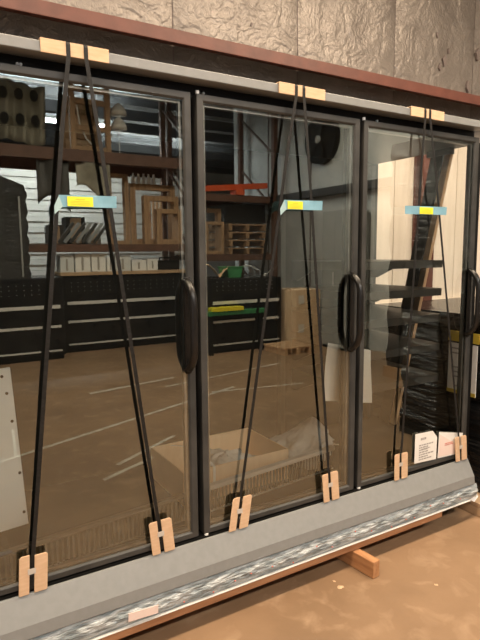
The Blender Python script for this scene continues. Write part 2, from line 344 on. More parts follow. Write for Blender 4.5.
# case
B(CX0, CX1, 0.70, 0.76, 0.13, 1.95).build('back_panel', M['dark'], cool)
B(CX0, CX0+0.03, 0.0, 0.70, 0.13, 1.95).build('end_panel', M['dark'], cool)
B(CX0+0.03, CX1, 0.06, 0.70, 0.30, 0.355).build('deck', M['dark'], cool)
B(CX0+0.03, CX1, 0.074, 0.70, 1.90, 1.978).build('canopy_lining', M['shelf'], cool)
tt = MB().prism([(-0.02, 1.963), (-0.02, 1.995), (0.76, 1.995), (0.76, 1.980), (0.05, 1.980), (0.05, 1.963)], 'x', CX0, CX1)
tt.build('top_trim', M['trim'], cool, bevel=0.0025)
B(CX0, CX1, 0.053, 0.073, 1.90, 1.979).build('header', M['black'], cool)
B(CX0, CX1, -0.004, 0.06, 0.285, 0.324).build('sill', M['black'], cool)
B(CX1-0.028, CX1, 0.008, 0.07, 0.324, 1.90).build('end_post', M['black'], cool)
B(CX0+0.0, CX0+0.03, -0.004, 0.0, 0.324, 1.90).build('end_post', M['black'], cool)
for x in (0.0, 0.77):
    B(x-0.026, x+0.026, 0.045, 0.085, 0.324, 1.90).build('mullion', M['black'], cool)
kick = MB().prism([(0.0, 0.316), (-0.012, 0.318), (-0.056, 0.238), (-0.062, 0.197), (0.0, 0.197)], 'x', CX0, 1.532)
kick.build('kick_panel', M['trim'], cool, bevel=0.002)
B(CX0, CX1, 0.0, 0.70, 0.115, 0.30).build('base_tray', M['black'], cool)
# rear uprights and shelves of the right hand bay
for x in (0.83, 1.475):
    B(x, x+0.03, 0.665, 0.70, 0.355, 1.88).build('shelf_upright', M['shelf'], cool)
for k, (z, tilt) in enumerate(((1.335, 0.0), (1.19, 0.0), (1.055, 0.01), (0.90, 0.012), (0.735, 0.01))):
    sh = MB(); sh.prism([(0.16, z-0.038), (0.16, z), (0.165, z), (0.665, z+tilt), (0.665, z+tilt-0.014), (0.178, z-0.014), (0.178, z-0.038)], 'x', 0.90, 1.495)
    so = sh.build('shelf', M['shelf'], cool)
    for x in (0.90, 1.485):
        MB().prism([(0.18, z-0.034), (0.18, z-0.014), (0.664, z+tilt-0.014), (0.664, z-0.105), (0.62, z-0.105), (0.48, z-0.045)], 'x', x, x+0.010).build('shelf_bracket', M['shelf'], so)
MB().bar((1.525, 0.15, 1.885), (1.525, 0.30, 1.885), 0.03, 0.03).build('end_rail', M['shelf'], cool)
br = MB().bar((1.525, 0.235, 1.885), (1.525, 0.565, 0.362), 0.02, 0.075, up=(0, 1, 0)); br.build('shipping_brace', M['shelf'], cool)
MB().bar((1.535, 0.176, 1.885), (1.535, 0.506, 0.362), 0.022, 0.036, up=(0, 1, 0)).build('timber_brace', M['wood2'], cool)
# doors
def make_door(x0, idx):
    a, b = x0+0.0117, x0+0.77-0.0117; sw = 0.029; tr_ = 0.027; brl = 0.024
    fr = MB()
    out = [(a, H0), (b, H0), (b, H1), (a, H1)]; inn = [(a+sw, H0+brl), (b-sw, H0+brl), (b-sw, H1-tr_), (a+sw, H1-tr_)]
    mid = [(p[0]+(-0.006 if i in (0, 3) else 0.006), p[1]+(-0.006 if i in (0, 1) else 0.006)) for i, p in enumerate(inn)]
    vs = [(p[0], 0.0, p[1]) for p in out] + [(p[0], 0.0, p[1]) for p in mid] + [(p[0], 0.007, p[1]) for p in inn] + [(p[0], 0.042, p[1]) for p in inn] + [(p[0], 0.042, p[1]) for p in out]
    fs = []
    for i in range(4):
        j = (i+1) % 4
        for l in range(4): fs.append((4*l+i, 4*l+j, 4*(l+1)+j, 4*(l+1)+i))
        fs.append((16+i, 16+j, j, i))
    fr.add(vs, fs)
    d = fr.build('door', M['frame'], cool, bevel=0.0015, label=['left glass door, its left edge cut off by the picture', 'middle glass door of the cooler', 'right glass door of the cooler, shelves visible inside'][idx])
    p = MB(); X0, X1, Z0, Z1 = a+sw, b-sw, H0+brl, H1-tr_
    p.add([(X0, 0.008, Z0), (X1, 0.008, Z0), (X1, 0.008, Z1), (X0, 0.008, Z1)], [(0, 1, 2, 3)], 0)
    p.add([(X0, 0.040, Z0), (X1, 0.040, Z0), (X1, 0.040, Z1), (X0, 0.040, Z1)], [(3, 2, 1, 0)], 1)
    p.build('glass_pane', [GLASS, GLASSB], d, recalc=False)
    w = 0.009; spc = MB()
    spc.box(X0, X1, 0.018, 0.036, Z0, Z0+w).box(X0, X1, 0.018, 0.036, Z1-w, Z1).box(X0, X0+w, 0.018, 0.036, Z0+w, Z1-w).box(X1-w, X1, 0.018, 0.036, Z0+w, Z1-w)
    spc.build('glass_spacer', M['spacer'], d)
    # D pull on the right stile
    hx = b-0.029; path = []; n = 22
    for k in range(n+1):
        t = k/n; z = 0.965+0.325*t
        e = abs(2*t-1); yy = -0.058*(1-e**5)+0.004
        path.append((hx, yy, z))
    h = MB().tube(path, [0.0125]*len(path), 12, sx=1.15)
    h.build('handle', M['handle'], d, smooth=True)
    B(hx-0.012, hx+0.012, -0.006, 0.0, 0.955, 1.30).build('handle_plate', M['handle'], d, bevel=0.003)
    MB().tube([(a+0.010, 0.015, H1-0.001), (a+0.010, 0.015, H1+0.013)], 0.0065, 10).build('hinge_pin', M['steel'], d)
    MB().tube([(a+0.010, 0.004, H0-0.0055), (a+0.010, 0.004, H0+0.001)], 0.0085, 10).build('hinge_pin', M['steel'], d)
    return d
for i in range(3): make_door(-0.77+0.77*i, i)
# small screws on the header
for x in (-0.552, -0.543, 0.062, 0.90):
    MB().tube([(x, 0.0525, 1.940), (x, 0.045, 1.940)], 0.0045, 8).build('screw', M['steel'], cool)
for x in (-0.01, 0.45, 1.13):
    MB().tube([(x, 0.02, 1.994), (x, 0.02, 2.002)], 0.007, 8).build('screw', M['black'], cool)
# ------------------------------------------------------------------ shrink wrapped foam edge and wooden skid
def foam_fn(u, v):
    x = CX0+(1.555-CX0)*u; z = 0.192-0.075*v
    rnd = math.sin(41*x+9*v)*0.5+math.sin(97*x-14*v)*0.35+math.sin(17*x+21*v)*0.4
    y = -0.052-0.010*math.sin(math.pi*v)+0.005*rnd*math.sin(math.pi*min(1, v*1.1))
    return (x, y, z)
fm = MB().grid(foam_fn, 260, 10)
fo = fm.build('foam_wrap', M['foam'], None, smooth=True, solid=0.004, label='wrinkled blue white plastic wrapped foam strip under the grey kick panel', cat='packaging')
MB().box(CX0, 1.50, -0.064, -0.050, 0.1135, 0.1165).build('wrap_hem', M['rail'], fo)
MB().box(-0.315, -0.207, -0.0695, -0.0665, 0.137, 0.167, rot=(0.06, 'Y')).build('shipping_label', M['pink'], fo, label='pink printed label')
MB().add([(1.50, -0.05, 0.118), (1.555, -0.05, 0.15), (1.585, -0.03, 0.13), (1.58, -0.05, 0.112), (1.535, -0.06, 0.098)], [(0, 1, 2, 3, 4)]).build('wrap_tail', M['white'], fo, solid=0.003)
for k in range(16):
    x = -0.1+k*0.1+random.uniform(-0.03, 0.03); z = random.uniform(0.13, 0.175)
    B(x, x+0.005, -0.070, -0.066, z, z+0.0035).build('red_mark', M['ink_r'], fo)
skid = thing('wooden_skid', (0.38, 0.35, 0.0), 'orange brown wooden skid carrying the cooler', 'skid')
B(CX0, 1.30, -0.052, 0.09, 0.076, 0.1130).build('skid_board', M['skid'], skid, bevel=0.003)
B(CX0, 1.48, 0.58, 0.72, 0.076, 0.1130).build('skid_board', M['skid'], skid, bevel=0.003)
for x in (-0.62, 0.745):
    MB().box(x-0.021, x+0.021, -0.165, 0.74, 0.0, 0.0758, rot=(math.radians(7), 'Z', (x, -0.165, 0))).build('skid_runner', M['block'], skid, bevel=0.004)
B(1.40, 1.445, 0.12, 0.74, 0.0, 0.0758).build('skid_runner', M['block'], skid, bevel=0.004)
# ------------------------------------------------------------------ straps, corner cards and tapes
def lerp(a, b, t): return a+(b-a)*t
straps = [(-0.421, -0.609, 'left strap on the left glass door, from the shared top card'), (-0.369, -0.164, 'right strap on the left glass door, slanting down to the right'),
          (0.412, 0.146, 'left strap on the middle glass door, slanting down to the left'), (0.447, 0.613, 'right strap on the middle glass door'),
          (1.112, 1.034, 'left strap on the right glass door, nearly upright'), (1.143, 1.470, 'right strap on the right glass door, slanting to the right corner')]
YT, YBT = -0.0285, -0.0135
def strap_at(xt, xb, z):
    t = (1.994-z)/(1.994-0.34); return lerp(xt, xb, t), lerp(YT, YBT, t)
for xt, xb, lab in straps:
    path = [(xt, 0.74, 2.0025), (xt, 0.2, 2.0025), (xt, -0.016, 2.0025), (xt, -0.0265, 2.0005), (xt, YT, 1.994), (xt, YT, 1.963)]
    for k in range(1, 9):
        z = lerp(1.963, 0.345, k/8); x, y = strap_at(xt, xb, z); path.append((x, y, z))
    path += [(xb, -0.0135, 0.330)]
    MB().ribbon(path, (1, 0, 0), 0.0125, 0.0012).build('packing_strap', M['strap'], None, label='thin black packing strap, '+lab, cat='strap', group='black straps over the cooler doors')
for x0, x1, lab in ((-0.499, -0.298, 'left'), (0.335, 0.551, 'middle'), (1.025, 1.237, 'right')):
    MB().prism([(-0.0270, 1.961), (-0.0225, 1.961), (-0.0225, 1.997), (0.08, 1.997), (0.08, 2.001), (-0.0270, 2.001)], 'x', x0, x1).build('corner_card', M['card'], None, bevel=0.001,
        label='tan cardboard edge protector on the top trim above the %s glass door' % lab, cat='edge protector', group='cardboard edge protectors under the straps')
names = ['bottom left of the left door', 'bottom right of the left door', 'bottom left of the middle door', 'bottom right of the middle door', 'bottom left of the right door', 'bottom right corner of the right door']
shear = [-0.008, 0.012, -0.02, 0.012, 0.003, 0.014]
for (xt, xb, _), nm, s in zip(straps, names, shear):
    t = thing('edge_protector', (xb, -0.017, 0.319), 'pair of tan cardboard strips at the '+nm, 'edge protector', 'cardboard edge protectors under the straps')
    for sg, w in ((-1, 0.031), (1, 0.040)):
        xi = sg*0.0075; xo = sg*(0.0075+w); top = random.uniform(-0.004, 0.006); r = 0.006
        # rounded-corner strip, leaning a little sideways, with a foot folded onto the kick panel
        pr = [(xi, 0.319), (xo*0.97, 0.319), (xo, 0.325), (xo, 0.440+top), (xo-sg*r, 0.446+top), (xi, 0.446+top)]
        pts = [(xb+px-s*(pz-0.319)/0.127, pz) for px, pz in pr]
        MB().prism(pts, 'y', -0.0195, -0.0155).build('card_strip', M['card'], t, bevel=0.001)
    MB().box(xb-0.012-s*0.5, xb+0.012-s*0.5, -0.0210, -0.0196, 0.384, 0.402).build('seal_clip', M['clip'], t)
tapes = [(-0.468, -0.291, -0.444, -0.366, 1.541, 0, -0.06, 'left'), (0.358, 0.542, 0.373, 0.444, 1.560, 1, 0.0, 'middle'), (1.006, 1.277, 1.095, 1.182, 1.562, 2, 0.0, 'right')]
for x0, x1, l0, l1, z, i, rz, nm in tapes:
    y = strap_at(*straps[2*i][:2], z)[1]-0.0012
    tp = MB().grid(lambda u, v: (lerp(x0, x1, u), y+0.0012*math.sin(9*u+2*v), z-0.018+0.036*v+0.003*u), 12, 3).build('blue_tape', M['tape'], None, solid=0.0008,
        label='pale blue tape strip with yellow label across the straps of the %s glass door' % nm, cat='tape', group='blue tapes across the door straps')
    B(l0, l1, y-0.0038, y-0.0022, z-0.0145, z+0.0145).build('yellow_label', M['yellow'], tp, label='small yellow warning label')
    yl = bpy.data.objects[tp.name].children[0]
    mb = MB(); mb.box(lerp(l0, l1, 0.32), lerp(l0, l1, 0.68), y-0.0044, y-0.0038, z+0.006, z+0.0085)
    for zz in (0.001, -0.004, -0.009): mb.box(lerp(l0, l1, 0.12), lerp(l0, l1, 0.86), y-0.0043, y-0.0038, z+zz-0.0008, z+zz+0.0008)
    mb.build('printed_text', M['ink_o'], yl)
    if i < 2:
        dx = -0.006 if i == 0 else -0.012
        MB().add([(x0, y-0.001, z+0.016), (x0+0.010, y-0.002, z-0.016), (x0+dx-0.010, y-0.008, z-0.040), (x0+dx-0.010, y-0.006, z-0.016)], [(0, 1, 2, 3)]).build('curled_end', M['tape2'], tp, solid=0.0008)
# ------------------------------------------------------------------ papers on and behind the glass
t = MB().add([(1.146, 0.0, 0.366), (1.300, 0.0, 0.357), (1.303, 0.0, 0.470), (1.270, 0.0, 0.507), (1.147, 0.0, 0.512)], [(0, 1, 2, 3, 4)]).build('instruction_sheet', M['paper'], None, solid=-0.0012,
    label='white printed instruction sheet with clipped corner on the right glass door', cat='paper')
text_lines(t, M['ink'], -0.0016, 1.175, 1.28, 0.372, 0.455, 7, 3); text_lines(t, M['ink'], -0.0016, 1.185, 1.25, 0.470, 0.49, 1, 9); text_lines(t, M['ink'], -0.0016, 1.19, 1.265, 0.425, 0.432, 1, 5)
t = MB().add([(1.312, 0.0, 0.358), (1.440, 0.0, 0.352), (1.490, 0.0, 0.375), (1.500, 0.0, 0.455), (1.318, 0.0, 0.492)], [(0, 1, 2, 3, 4)]).build('notice_sheet', M['paper'], None, solid=-0.0012,
    label='white sheet with red print folded beside the corner strap on right door', cat='paper')
MB().add([(1.318, -0.0015, 0.365), (1.43, -0.0015, 0.358), (1.470, -0.0015, 0.395), (1.325, -0.0015, 0.478)], [(0, 1, 2, 3)]).build('pink_fold', M['pink'], t, solid=-0.0008)
text_lines(t, M['ink_r'], -0.0026, 1.36, 1.425, 0.412, 0.428, 2, 4)
t = MB().grid(lambda u, v: (lerp(0.664+0.020*v, 0.948, u), 0.098+0.008*math.sin(5*u+3*v), lerp(0.725-0.05*u, 0.985-0.06*u, v)), 10, 6).build('hanging_paper', M['paper'], None, solid=0.001,
    label='white paper hanging inside behind the post between middle and right doors', cat='paper')
# ------------------------------------------------------------------ things inside the cooler
rk = thing('wire_rack', (0.35, 0.16, 0.356), 'low pale wire rack lying along the bottom inside the glass doors', 'rack')
def rkp(x): return 0.09+(x+0.0)*0.114
def rackline(z, r, nm, m):
    MB().bar((0.0, rkp(0.0), z), (0.79, rkp(0.79), z), r*2.4, r*1.4).build(nm, m, rk)
    MB().bar((-0.74, rkp(-0.74), z), (0.0, rkp(0.0), z), r*1.4, r*1.0).build(nm, M['wire'], rk)
rackline(0.462, 0.0105, 'top_rail', M['rail']); rackline(0.450, 0.004, 'top_rail', M['rail']); rackline(0.360, 0.004, 'bottom_rail', M['rail'])
sl = MB()
for k in range(85):
    x = -0.73+k*0.018; sl.box(x-0.003, x+0.003, rkp(x)-0.002, rkp(x)+0.002, 0.362, 0.450)
o = sl.build('rack_wires', M['wire'], rk); o['kind'] = 'stuff'
bx = thing('cardboard_box', (0.27, 0.40, 0.3555), 'open shallow tan cardboard box behind the middle glass door', 'box')
b0, b1, c0, c1, zb, zt = 0.02, 0.543, 0.197, 0.55, 0.3555, 0.497
B(b0, b1, c0, c1, zb, zb+0.005).build('box_bottom', M['cardboard'], bx)
for q in ((b0, b1, c0, c0+0.005), (b0, b1, c1-0.005, c1), (b0, b0+0.005, c0+0.005, c1-0.005), (b1-0.005, b1, c0+0.005, c1-0.005)):
    B(*q, zb+0.005, zt).build('box_side', M['cardboard'], bx)
MB().ribbon([(0.16, c0-0.003, zb+0.01), (0.16, c0-0.003, zt+0.001), (0.15, c0+0.06, zt+0.02), (0.13, c0+0.2, zt+0.03), (0.10, c1-0.05, zt+0.008)], (1, 0, 0), 0.012, 0.001).build('binding_band', M['white'], bx)
def blob(u, v, cx, cy, cz, rx, ry, rz, seed):
    th = 2*math.pi*u; ph = math.pi*(v-0.5)
    k = 1+0.22*math.sin(3*th+seed)*math.cos(ph)+0.16*math.sin(7*th+5*ph+seed)+0.1*math.sin(11*th-9*ph)
    return (cx+rx*k*math.cos(ph)*math.cos(th), cy+ry*k*math.cos(ph)*math.sin(th), max(0.361, cz+rz*k*math.sin(ph)))
MB().grid(lambda u, v: blob(u, v, 0.33, 0.40, 0.405, 0.11, 0.12, 0.05, 2), 28, 14).build('crumpled_film', M['bagfilm'], None, smooth=True, label='crumpled clear plastic film lying in the cardboard box', cat='plastic film')
def bag(u, v):
    th = 2*math.pi*u; k = 1+0.13*math.sin(3*th+4*v)+0.32*noise.noise((2.2*math.cos(th), 2.2*math.sin(th), 4*v))+0.22*noise.noise((5*math.cos(th), 5*math.sin(th), 9*v+3))
    r = (0.125*(1-v)**0.6+0.03+0.03*math.sin(5*v))*k
    if v == 0: r = 0.001
    return (0.765+0.09*(v-0.4)+r*math.cos(th), 0.375+r*0.8*math.sin(th), 0.3565+0.20*v)
bgo = MB().grid(bag, 60, 24).build('plastic_bag', M['bagfilm'], None, smooth=True, label='crumpled clear plastic bag behind the middle glass door, right of the box', cat='plastic bag')
MB().ribbon([(0.60, 0.20, 0.40), (0.585, 0.21, 0.425), (0.60, 0.235, 0.44), (0.635, 0.25, 0.42)], (0.2, 0.9, 0.3), 0.012, 0.001).build('bag_tie', M['white'], bgo)
pn = thing('metal_panel', (-0.66, 0.22, 0.356), 'pale grey metal panel with small holes leaning behind the left door', 'panel')
def pny(z): return 0.052+0.05*(z-0.5)
pq = [(-0.760, 0.506), (-0.596, 0.517), (-0.619, 1.030), (-0.760, 1.022)]
MB().add([(x, pny(z), z) for x, z in pq]+[(x, pny(z)+0.012, z) for x, z in pq], [(0,1,2,3),(7,6,5,4),(0,4,5,1),(1,5,6,2),(2,6,7,3),(3,7,4,0)]).build('sheet', M['panel'], pn, bevel=0.001)
B(-0.74, -0.66, 0.054, 0.064, 0.357, 0.512).build('stand', M['dark'], pn)
for x, z in ((-0.645, 1.005), (-0.634, 0.95), (-0.624, 0.86), (-0.612, 0.69), (-0.607, 0.56)):
    MB().tube([(x, pny(z)-0.0005, z), (x, pny(z)-0.0025, z)], 0.005, 8).build('screw_hole', M['black'], pn)
MB().tube([(0.93, 0.47, 0.3585), (1.00, 0.44, 0.3585), (1.05, 0.37, 0.3585), (1.06, 0.31, 0.3585)], 0.003, 6).build('loose_cord', M['white'], None, smooth=True, label='short white cord lying inside behind the right glass door', cat='cord')
# ------------------------------------------------------------------ wrapped pallet beside the cooler
pl = thing('wrapped_pallet', (2.3, 0.40, 0.0), 'tall pallet of goods in black stretch film right of the cooler', 'pallet')
for x0, x1 in ((1.585, 1.70), (1.95, 2.07), (2.35, 2.47), (2.75, 2.90)):
    B(x0, x1, -0.28, 0.92, 0.0, 0.05).build('pallet_runner', M['tan'], pl, bevel=0.003)
for k in range(6):
    y = -0.28+k*0.21; B(1.585, 2.90, y, y+0.14, 0.052, 0.072).build('pallet_board', M['tan'], pl, bevel=0.002)
def wrapbox(x0, x1, y0, y1, z0, z1):
    mb = MB(); n = 20
    lev = []
    for j in range(n+1):
        z = lerp(z0, z1, j/n); w = 0.012*math.sin(j*1.7)+0.008*math.sin(j*3.1)
        lev.append([(x0-w, y0-w*0.7, z), (x1+w, y0+w*0.4, z), (x1+w, y1, z), (x0+w*0.3, y1, z)])
    vs = [p for l in lev for p in l]; fs = [(0, 1, 2, 3), tuple(4*n+k for k in (3, 2, 1, 0))]
    for j in range(n):
        for k in range(4): fs.append((4*j+k, 4*j+(k+1) % 4, 4*(j+1)+(k+1) % 4, 4*(j+1)+k))
    return mb.add(vs, fs)
wrapbox(1.70, 2.85, -0.12, 0.86, 0.075, 1.04).build('wrapped_load', M['wrap'], pl)
st_ = B(1.672, 1.676, 0.06, 0.24, 0.60, 0.88).build('shipping_sheet', M['paper'], pl)
B(1.668, 1.673, 0.05, 0.24, 0.89, 0.945).build('yellow_band', M['ochre'], pl)
B(1.668, 1.671, 0.06, 0.24, 0.60, 0.62).build('yellow_band', M['ochre'], pl)
mb = MB(); rnd = random.Random(2)
for r in range(9):
    z = 0.85-r*0.026; mb.box(1.6705, 1.6718, 0.09, 0.09+rnd.uniform(0.06, 0.14), z-0.004, z+0.004)
mb.build('printed_text', M['ink'], pl)
#REFLECTED
# ------------------------------------------------------------------ the other side of the hall, mirrored in the glass
RYF, RYB = -6.0, -7.1
def rack(x0, x1, levels, label):
    t = thing('pallet_rack', ((x0+x1)/2, (RYF+RYB)/2, 0), label, 'rack')
    for x in (x0, x1):
        for y in (RYF, RYB):
            B(x-0.04, x+0.04, y-0.04, y+0.04, 0, 3.95).build('upright', M['beam'], t)
        for k in range(4): MB().bar((x, RYF, 0.3+0.9*k), (x, RYB, 1.1+0.9*k), 0.03, 0.03, up=(1, 0, 0)).build('rack_brace', M['beam'], t)
    for z, h in levels:
        for y in (RYF, RYB): B(x0+0.04, x1-0.04, y-0.025, y+0.025, z-h, z).build('rack_beam', M['beam'], t)
        n = 6
        for k in range(n):
            y = lerp(RYB+0.05, RYF-0.17, k/(n-1)); B(x0+0.05, x1-0.05, y, y+0.13, z+0.001, z+0.016).build('deck_board', M['beam'], t)
    return t
rack(-0.60, 2.90, ((1.50, 0.09), (2.80, 0.15)), 'brown steel pallet rack mirrored in the left glass door')
rack(3.02, 4.45, ((1.34, 0.09), (2.30, 0.10)), 'shorter brown pallet rack mirrored in the middle glass door')
# black chests under the left rack
def chest(x0, x1, y0, y1, h, label):
    t = thing('black_chest', ((x0+x1)/2, (y0+y1)/2, 0), label, 'cabinet', 'black chests on the far floor')
    B(x0, x1, y1, y0, 0.06, h).build('body', M['gloss'], t, bevel=0.02)
    B(x0+0.03, x1-0.03, y1+0.03, y0-0.03, 0, 0.06).build('plinth', M['black'], t)
    for z, w in ((0.70, 0.022), (0.44, 0.016), (0.12, 0.010)):  # glints on the glossy black drawn as pale strips
        B(x0+0.06, x1-0.06, y0+0.001, y0+0.02, z-w, z+w).build('glint_strip', M['steel'], t)
    B(x0+0.05, x1-0.05, y0+0.001, y0+0.008, 0.82, h-0.06).build('perforated_panel', M['black'], t)
    mb = MB()
    for i in range(int((x1-x0-0.2)/0.09)):
        for j in range(3): mb.box(x0+0.12+i*0.09, x0+0.132+i*0.09, y0+0.0085, y0+0.010, 0.86+j*0.06, 0.872+j*0.06)
    mb.build('perforations', M['grey'], t)['kind'] = 'stuff'
    return t
chest(-0.54, 0.80, -5.55, -6.50, 1.08, 'glossy black chest under the tall black carton, far side')
chest(0.86, 2.80, -5.92, -6.75, 1.08, 'long glossy black chest under the tan board, far side')
tb = MB().box(0.84, 2.82, -6.80, -5.88, 1.082, 1.125); tb.build('tan_board', M['tan'], None, bevel=0.004, label='tan board lying on the long black chest', cat='board')
x = 0.88; rnd = random.Random(5); k = 0
adj = ['narrow white', 'low white', 'square white', 'grey white', 'small white', 'wide white', 'tall white', 'bluish white']
while x < 2.28:
    w = rnd.uniform(0.10, 0.24); h = rnd.uniform(0.14, 0.27); mt = M['white'] if k % 4 else M['panel']
    o = thing('white_carton', (x+w/2, -6.17, 1.126), 'white carton on the tan board, number %s from the left upright' % ['first', 'second', 'third', 'fourth', 'fifth', 'sixth', 'seventh', 'eighth', 'ninth', 'tenth', 'eleventh', 'twelfth', 'thirteenth'][k], 'carton', 'white cartons on the tan board')
    B(x, x+w, -6.3, -6.05, 1.126, 1.126+h).build('carton_body', mt, o, bevel=0.004)
    B(x+w*0.4, x+w*0.55, -6.049, -6.0475, 1.15, 1.126+h*0.8).build('carton_tape', M['ink'], o)
    x += w+0.02; k += 1
t = thing('tool_case', (2.52, -6.3, 1.126), 'dark tool case at the right end of the tan board', 'case')
B(2.36, 2.74, -6.45, -6.15, 1.126, 1.27).build('case_body', M['black'], t, bevel=0.015); MB().tube([(2.46, -6.3, 1.27), (2.46, -6.3, 1.31), (2.64, -6.3, 1.31), (2.64, -6.3, 1.27)], 0.012, 8).build('case_handle', M['black'], t)
# tall carton in black film
t = thing('black_carton', (0.0, -5.76, 1.082), 'tall black film wrapped carton on the left black chest', 'carton')
wrapbox(-0.45, 0.40, -5.94, -5.58, 1.082, 2.16).build('carton_body', M['wrap'], t)
MB().prism([(-0.45, 2.16), (0.40, 2.16), (0.38, 2.24), (-0.2, 2.46), (-0.45, 2.46)], 'y', -5.94, -5.60).build('peaked_lid', M['wrap'], t)
for x in (0.02, 0.30): B(x, x+0.02, -5.572, -5.562, 1.10, 2.10).build('corner_strip', M['grey'], t)
# white slatted partition far behind
t = thing('slatted_partition', (2.3, -9.5, 0), 'white horizontally slatted partition far behind the racks', 'partition')
for k in range(29): B(0.2, 4.6, -9.53+0.02*(k % 2), -9.48+0.02*(k % 2), 0.02+k*0.105, 0.02+k*0.105+0.098).build('slat', M['rollup'], t)
for x in (0.2, 2.4, 4.6): B(x-0.05, x+0.05, -9.62, -9.54, 0, 3.1).build('post', M['grey'], t)
# wooden frames standing on the rack
def frame(x0, x1, y, z0, z1, w, label):
    t = thing('timber_surround', ((x0+x1)/2, y, z0), label, 'frame', 'wooden frames on the rack')
    for q in ((x0, x0+w, z0, z1), (x1-w, x1, z0, z1), (x0+w, x1-w, z1-w, z1), (x0+w, x1-w, z0, z0+w)):
        B(q[0], q[1], y-0.06, y+0.06, q[2], q[3]).build('frame_rail', M['wood'], t, bevel=0.004)
frame(2.08, 2.84, -6.55, 1.517, 2.46, 0.09, 'largest wooden frame standing on the rack'); frame(2.24, 2.82, -6.38, 1.517, 2.27, 0.08, 'medium wooden frame in front of the largest one')
frame(2.38, 2.80, -6.22, 1.517, 2.06, 0.07, 'smallest wooden frame at the front of the rack'); frame(1.70, 2.02, -6.45, 1.517, 2.58, 0.06, 'tall narrow wooden frame beside the leaning boards')
for k in range(5):
    MB().box(2.45+k*0.065, 2.475+k*0.065, -6.86, -6.80, 1.517, 2.25+0.02*k).build('lumber_strip', M['wood2'], None, label='pale lumber strip standing behind the frames, %s one' % ['leftmost', 'second', 'third', 'fourth', 'rightmost'][k], cat='lumber', group='lumber strips behind the frames')
for k in range(5):
    x = 2.16+k*0.085
    t = thing('white_bottle', (x, -6.55, 2.461), 'white bottle on the largest frame, %s of five' % ['leftmost', 'second', 'middle', 'fourth', 'rightmost'][k], 'bottle', 'white bottles on the frame')
    MB().tube([(x, -6.55, 2.461), (x, -6.55, 2.56), (x, -6.55, 2.59), (x, -6.55, 2.60)], [0.036, 0.036, 0.018, 0.016], 10).build('bottle_body', M['white'], t, smooth=False)
    MB().tube([(x, -6.55, 2.60), (x, -6.55, 2.625)], 0.017, 8).build('bottle_cap', M['steel'], t)
for k in range(7):
    MB().bar((0.95+k*0.085, -6.40, 1.548), (1.17+k*0.085, -6.40, 1.83), 0.05, 0.04).build('leaning_board', M['grey'] if k % 2 else M['shelf'], None, label='dark board leaning on the rack, %s from the left' % ['first', 'second', 'third', 'fourth', 'fifth', 'sixth', 'seventh'][k], cat='board', group='leaning boards on the rack')
# top level: tarp, open crate, shades
def tarpfn(u, v):
    return (0.12+0.66*u+0.05*v, -6.12-0.05*math.sin(u*19)-0.25*v*0.3, 2.86+0.78*v+0.03*math.sin(6*u))
tp = MB().grid(tarpfn, 40, 8).build('olive_tarp', M['tarp'], None, smooth=True, solid=0.01, label='draped olive tarp with oval cut-outs on top of the rack', cat='tarp')
for i in range(3):
    for j in range(2):
        cx, cz = 0.27+i*0.19, 3.46-j*0.32
        MB().prism([(cx+0.055*math.cos(a*math.pi/6), cz+0.075*math.sin(a*math.pi/6)) for a in range(12)], 'y', -6.07, -6.055).build('cut_out', M['dark'], tp)
t = thing('open_crate', (1.40, -6.5, 2.817), 'open wooden crate frame with pale lining on top of the rack', 'crate')
for x in (1.12, 1.62):
    for y in (-6.15, -6.75): B(x, x+0.07, y-0.03, y+0.04, 2.817, 3.70).build('crate_post', M['wood'], t)
for z in (2.817, 3.10, 3.46, 3.62): 
    for y in (-6.15, -6.75): B(1.19, 1.62, y-0.02, y+0.03, z, z+0.07).build('crate_rail', M['wood'], t)
B(1.19, 1.62, -6.78, -6.775, 2.89, 3.62).build('lining', M['cardboard'], t)
MB().tube([(1.24, -6.2, 3.45), (1.27, -6.2, 3.2), (1.36, -6.2, 3.0), (1.45, -6.2, 2.92)], 0.012, 8).build('cord', M['white'], t)
t = thing('shade_stand', (1.84, -6.2, 2.817), 'thin stand with two pale dome shades beside the open crate', 'stand')
MB().tube([(1.84, -6.2, 2.83), (1.84, -6.2, 3.56)], 0.008, 6).build('rod', M['steel'], t); MB().tube([(1.84, -6.2, 2.817), (1.84, -6.2, 2.83)], 0.09, 12).build('foot', M['steel'], t)
for k in range(2):
    z = 3.18+0.2*k
    MB().tube([(1.84, -6.2, z), (1.84, -6.2, z+0.05), (1.84, -6.2, z+0.14), (1.84, -6.2, z+0.17)], [0.12, 0.115, 0.06, 0.01], 16).build('dome_shade', M['paper'], t, smooth=True)
# clutter on the middle shelf of the left rack
for k, (x0, x1, h, m) in enumerate(((0.88, 1.10, 0.30, 'shelf'), (1.14, 1.42, 0.42, 'black'), (1.45, 1.66, 0.24, 'grey'))):
    t = thing('dark_carton', ((x0+x1)/2, -6.85, 1.517), 'dark carton behind the leaning boards, %s' % ['leftmost and medium', 'middle and tallest', 'rightmost and lowest'][k], 'carton', 'dark cartons behind the boards')
    B(x0, x1, -7.0, -6.7, 1.517, 1.517+h).build('carton_body', M[m], t, bevel=0.005); B(x0+0.06, x1-0.06, -6.699, -6.697, 1.54, 1.50+h).build('carton_tape', M['tan'], t)
for k, (x0, x1, z0) in enumerate(((0.62, 1.05, 2.05), (1.15, 1.62, 2.22))):
    MB().grid(lambda u, v: (lerp(x0, x1, u), -6.02-0.05*math.sin(9*u+k)*v, lerp(z0+0.12*math.sin(4*u+k), 2.64, v)), 20, 8).build('hanging_sheet', M['tarp'] if k else M['shelf'], None, smooth=True, solid=0.006, label=['short dark sheet hanging from the upper beam near the black carton', 'olive sheet hanging from the upper beam above the leaning boards'][k], cat='sheet')
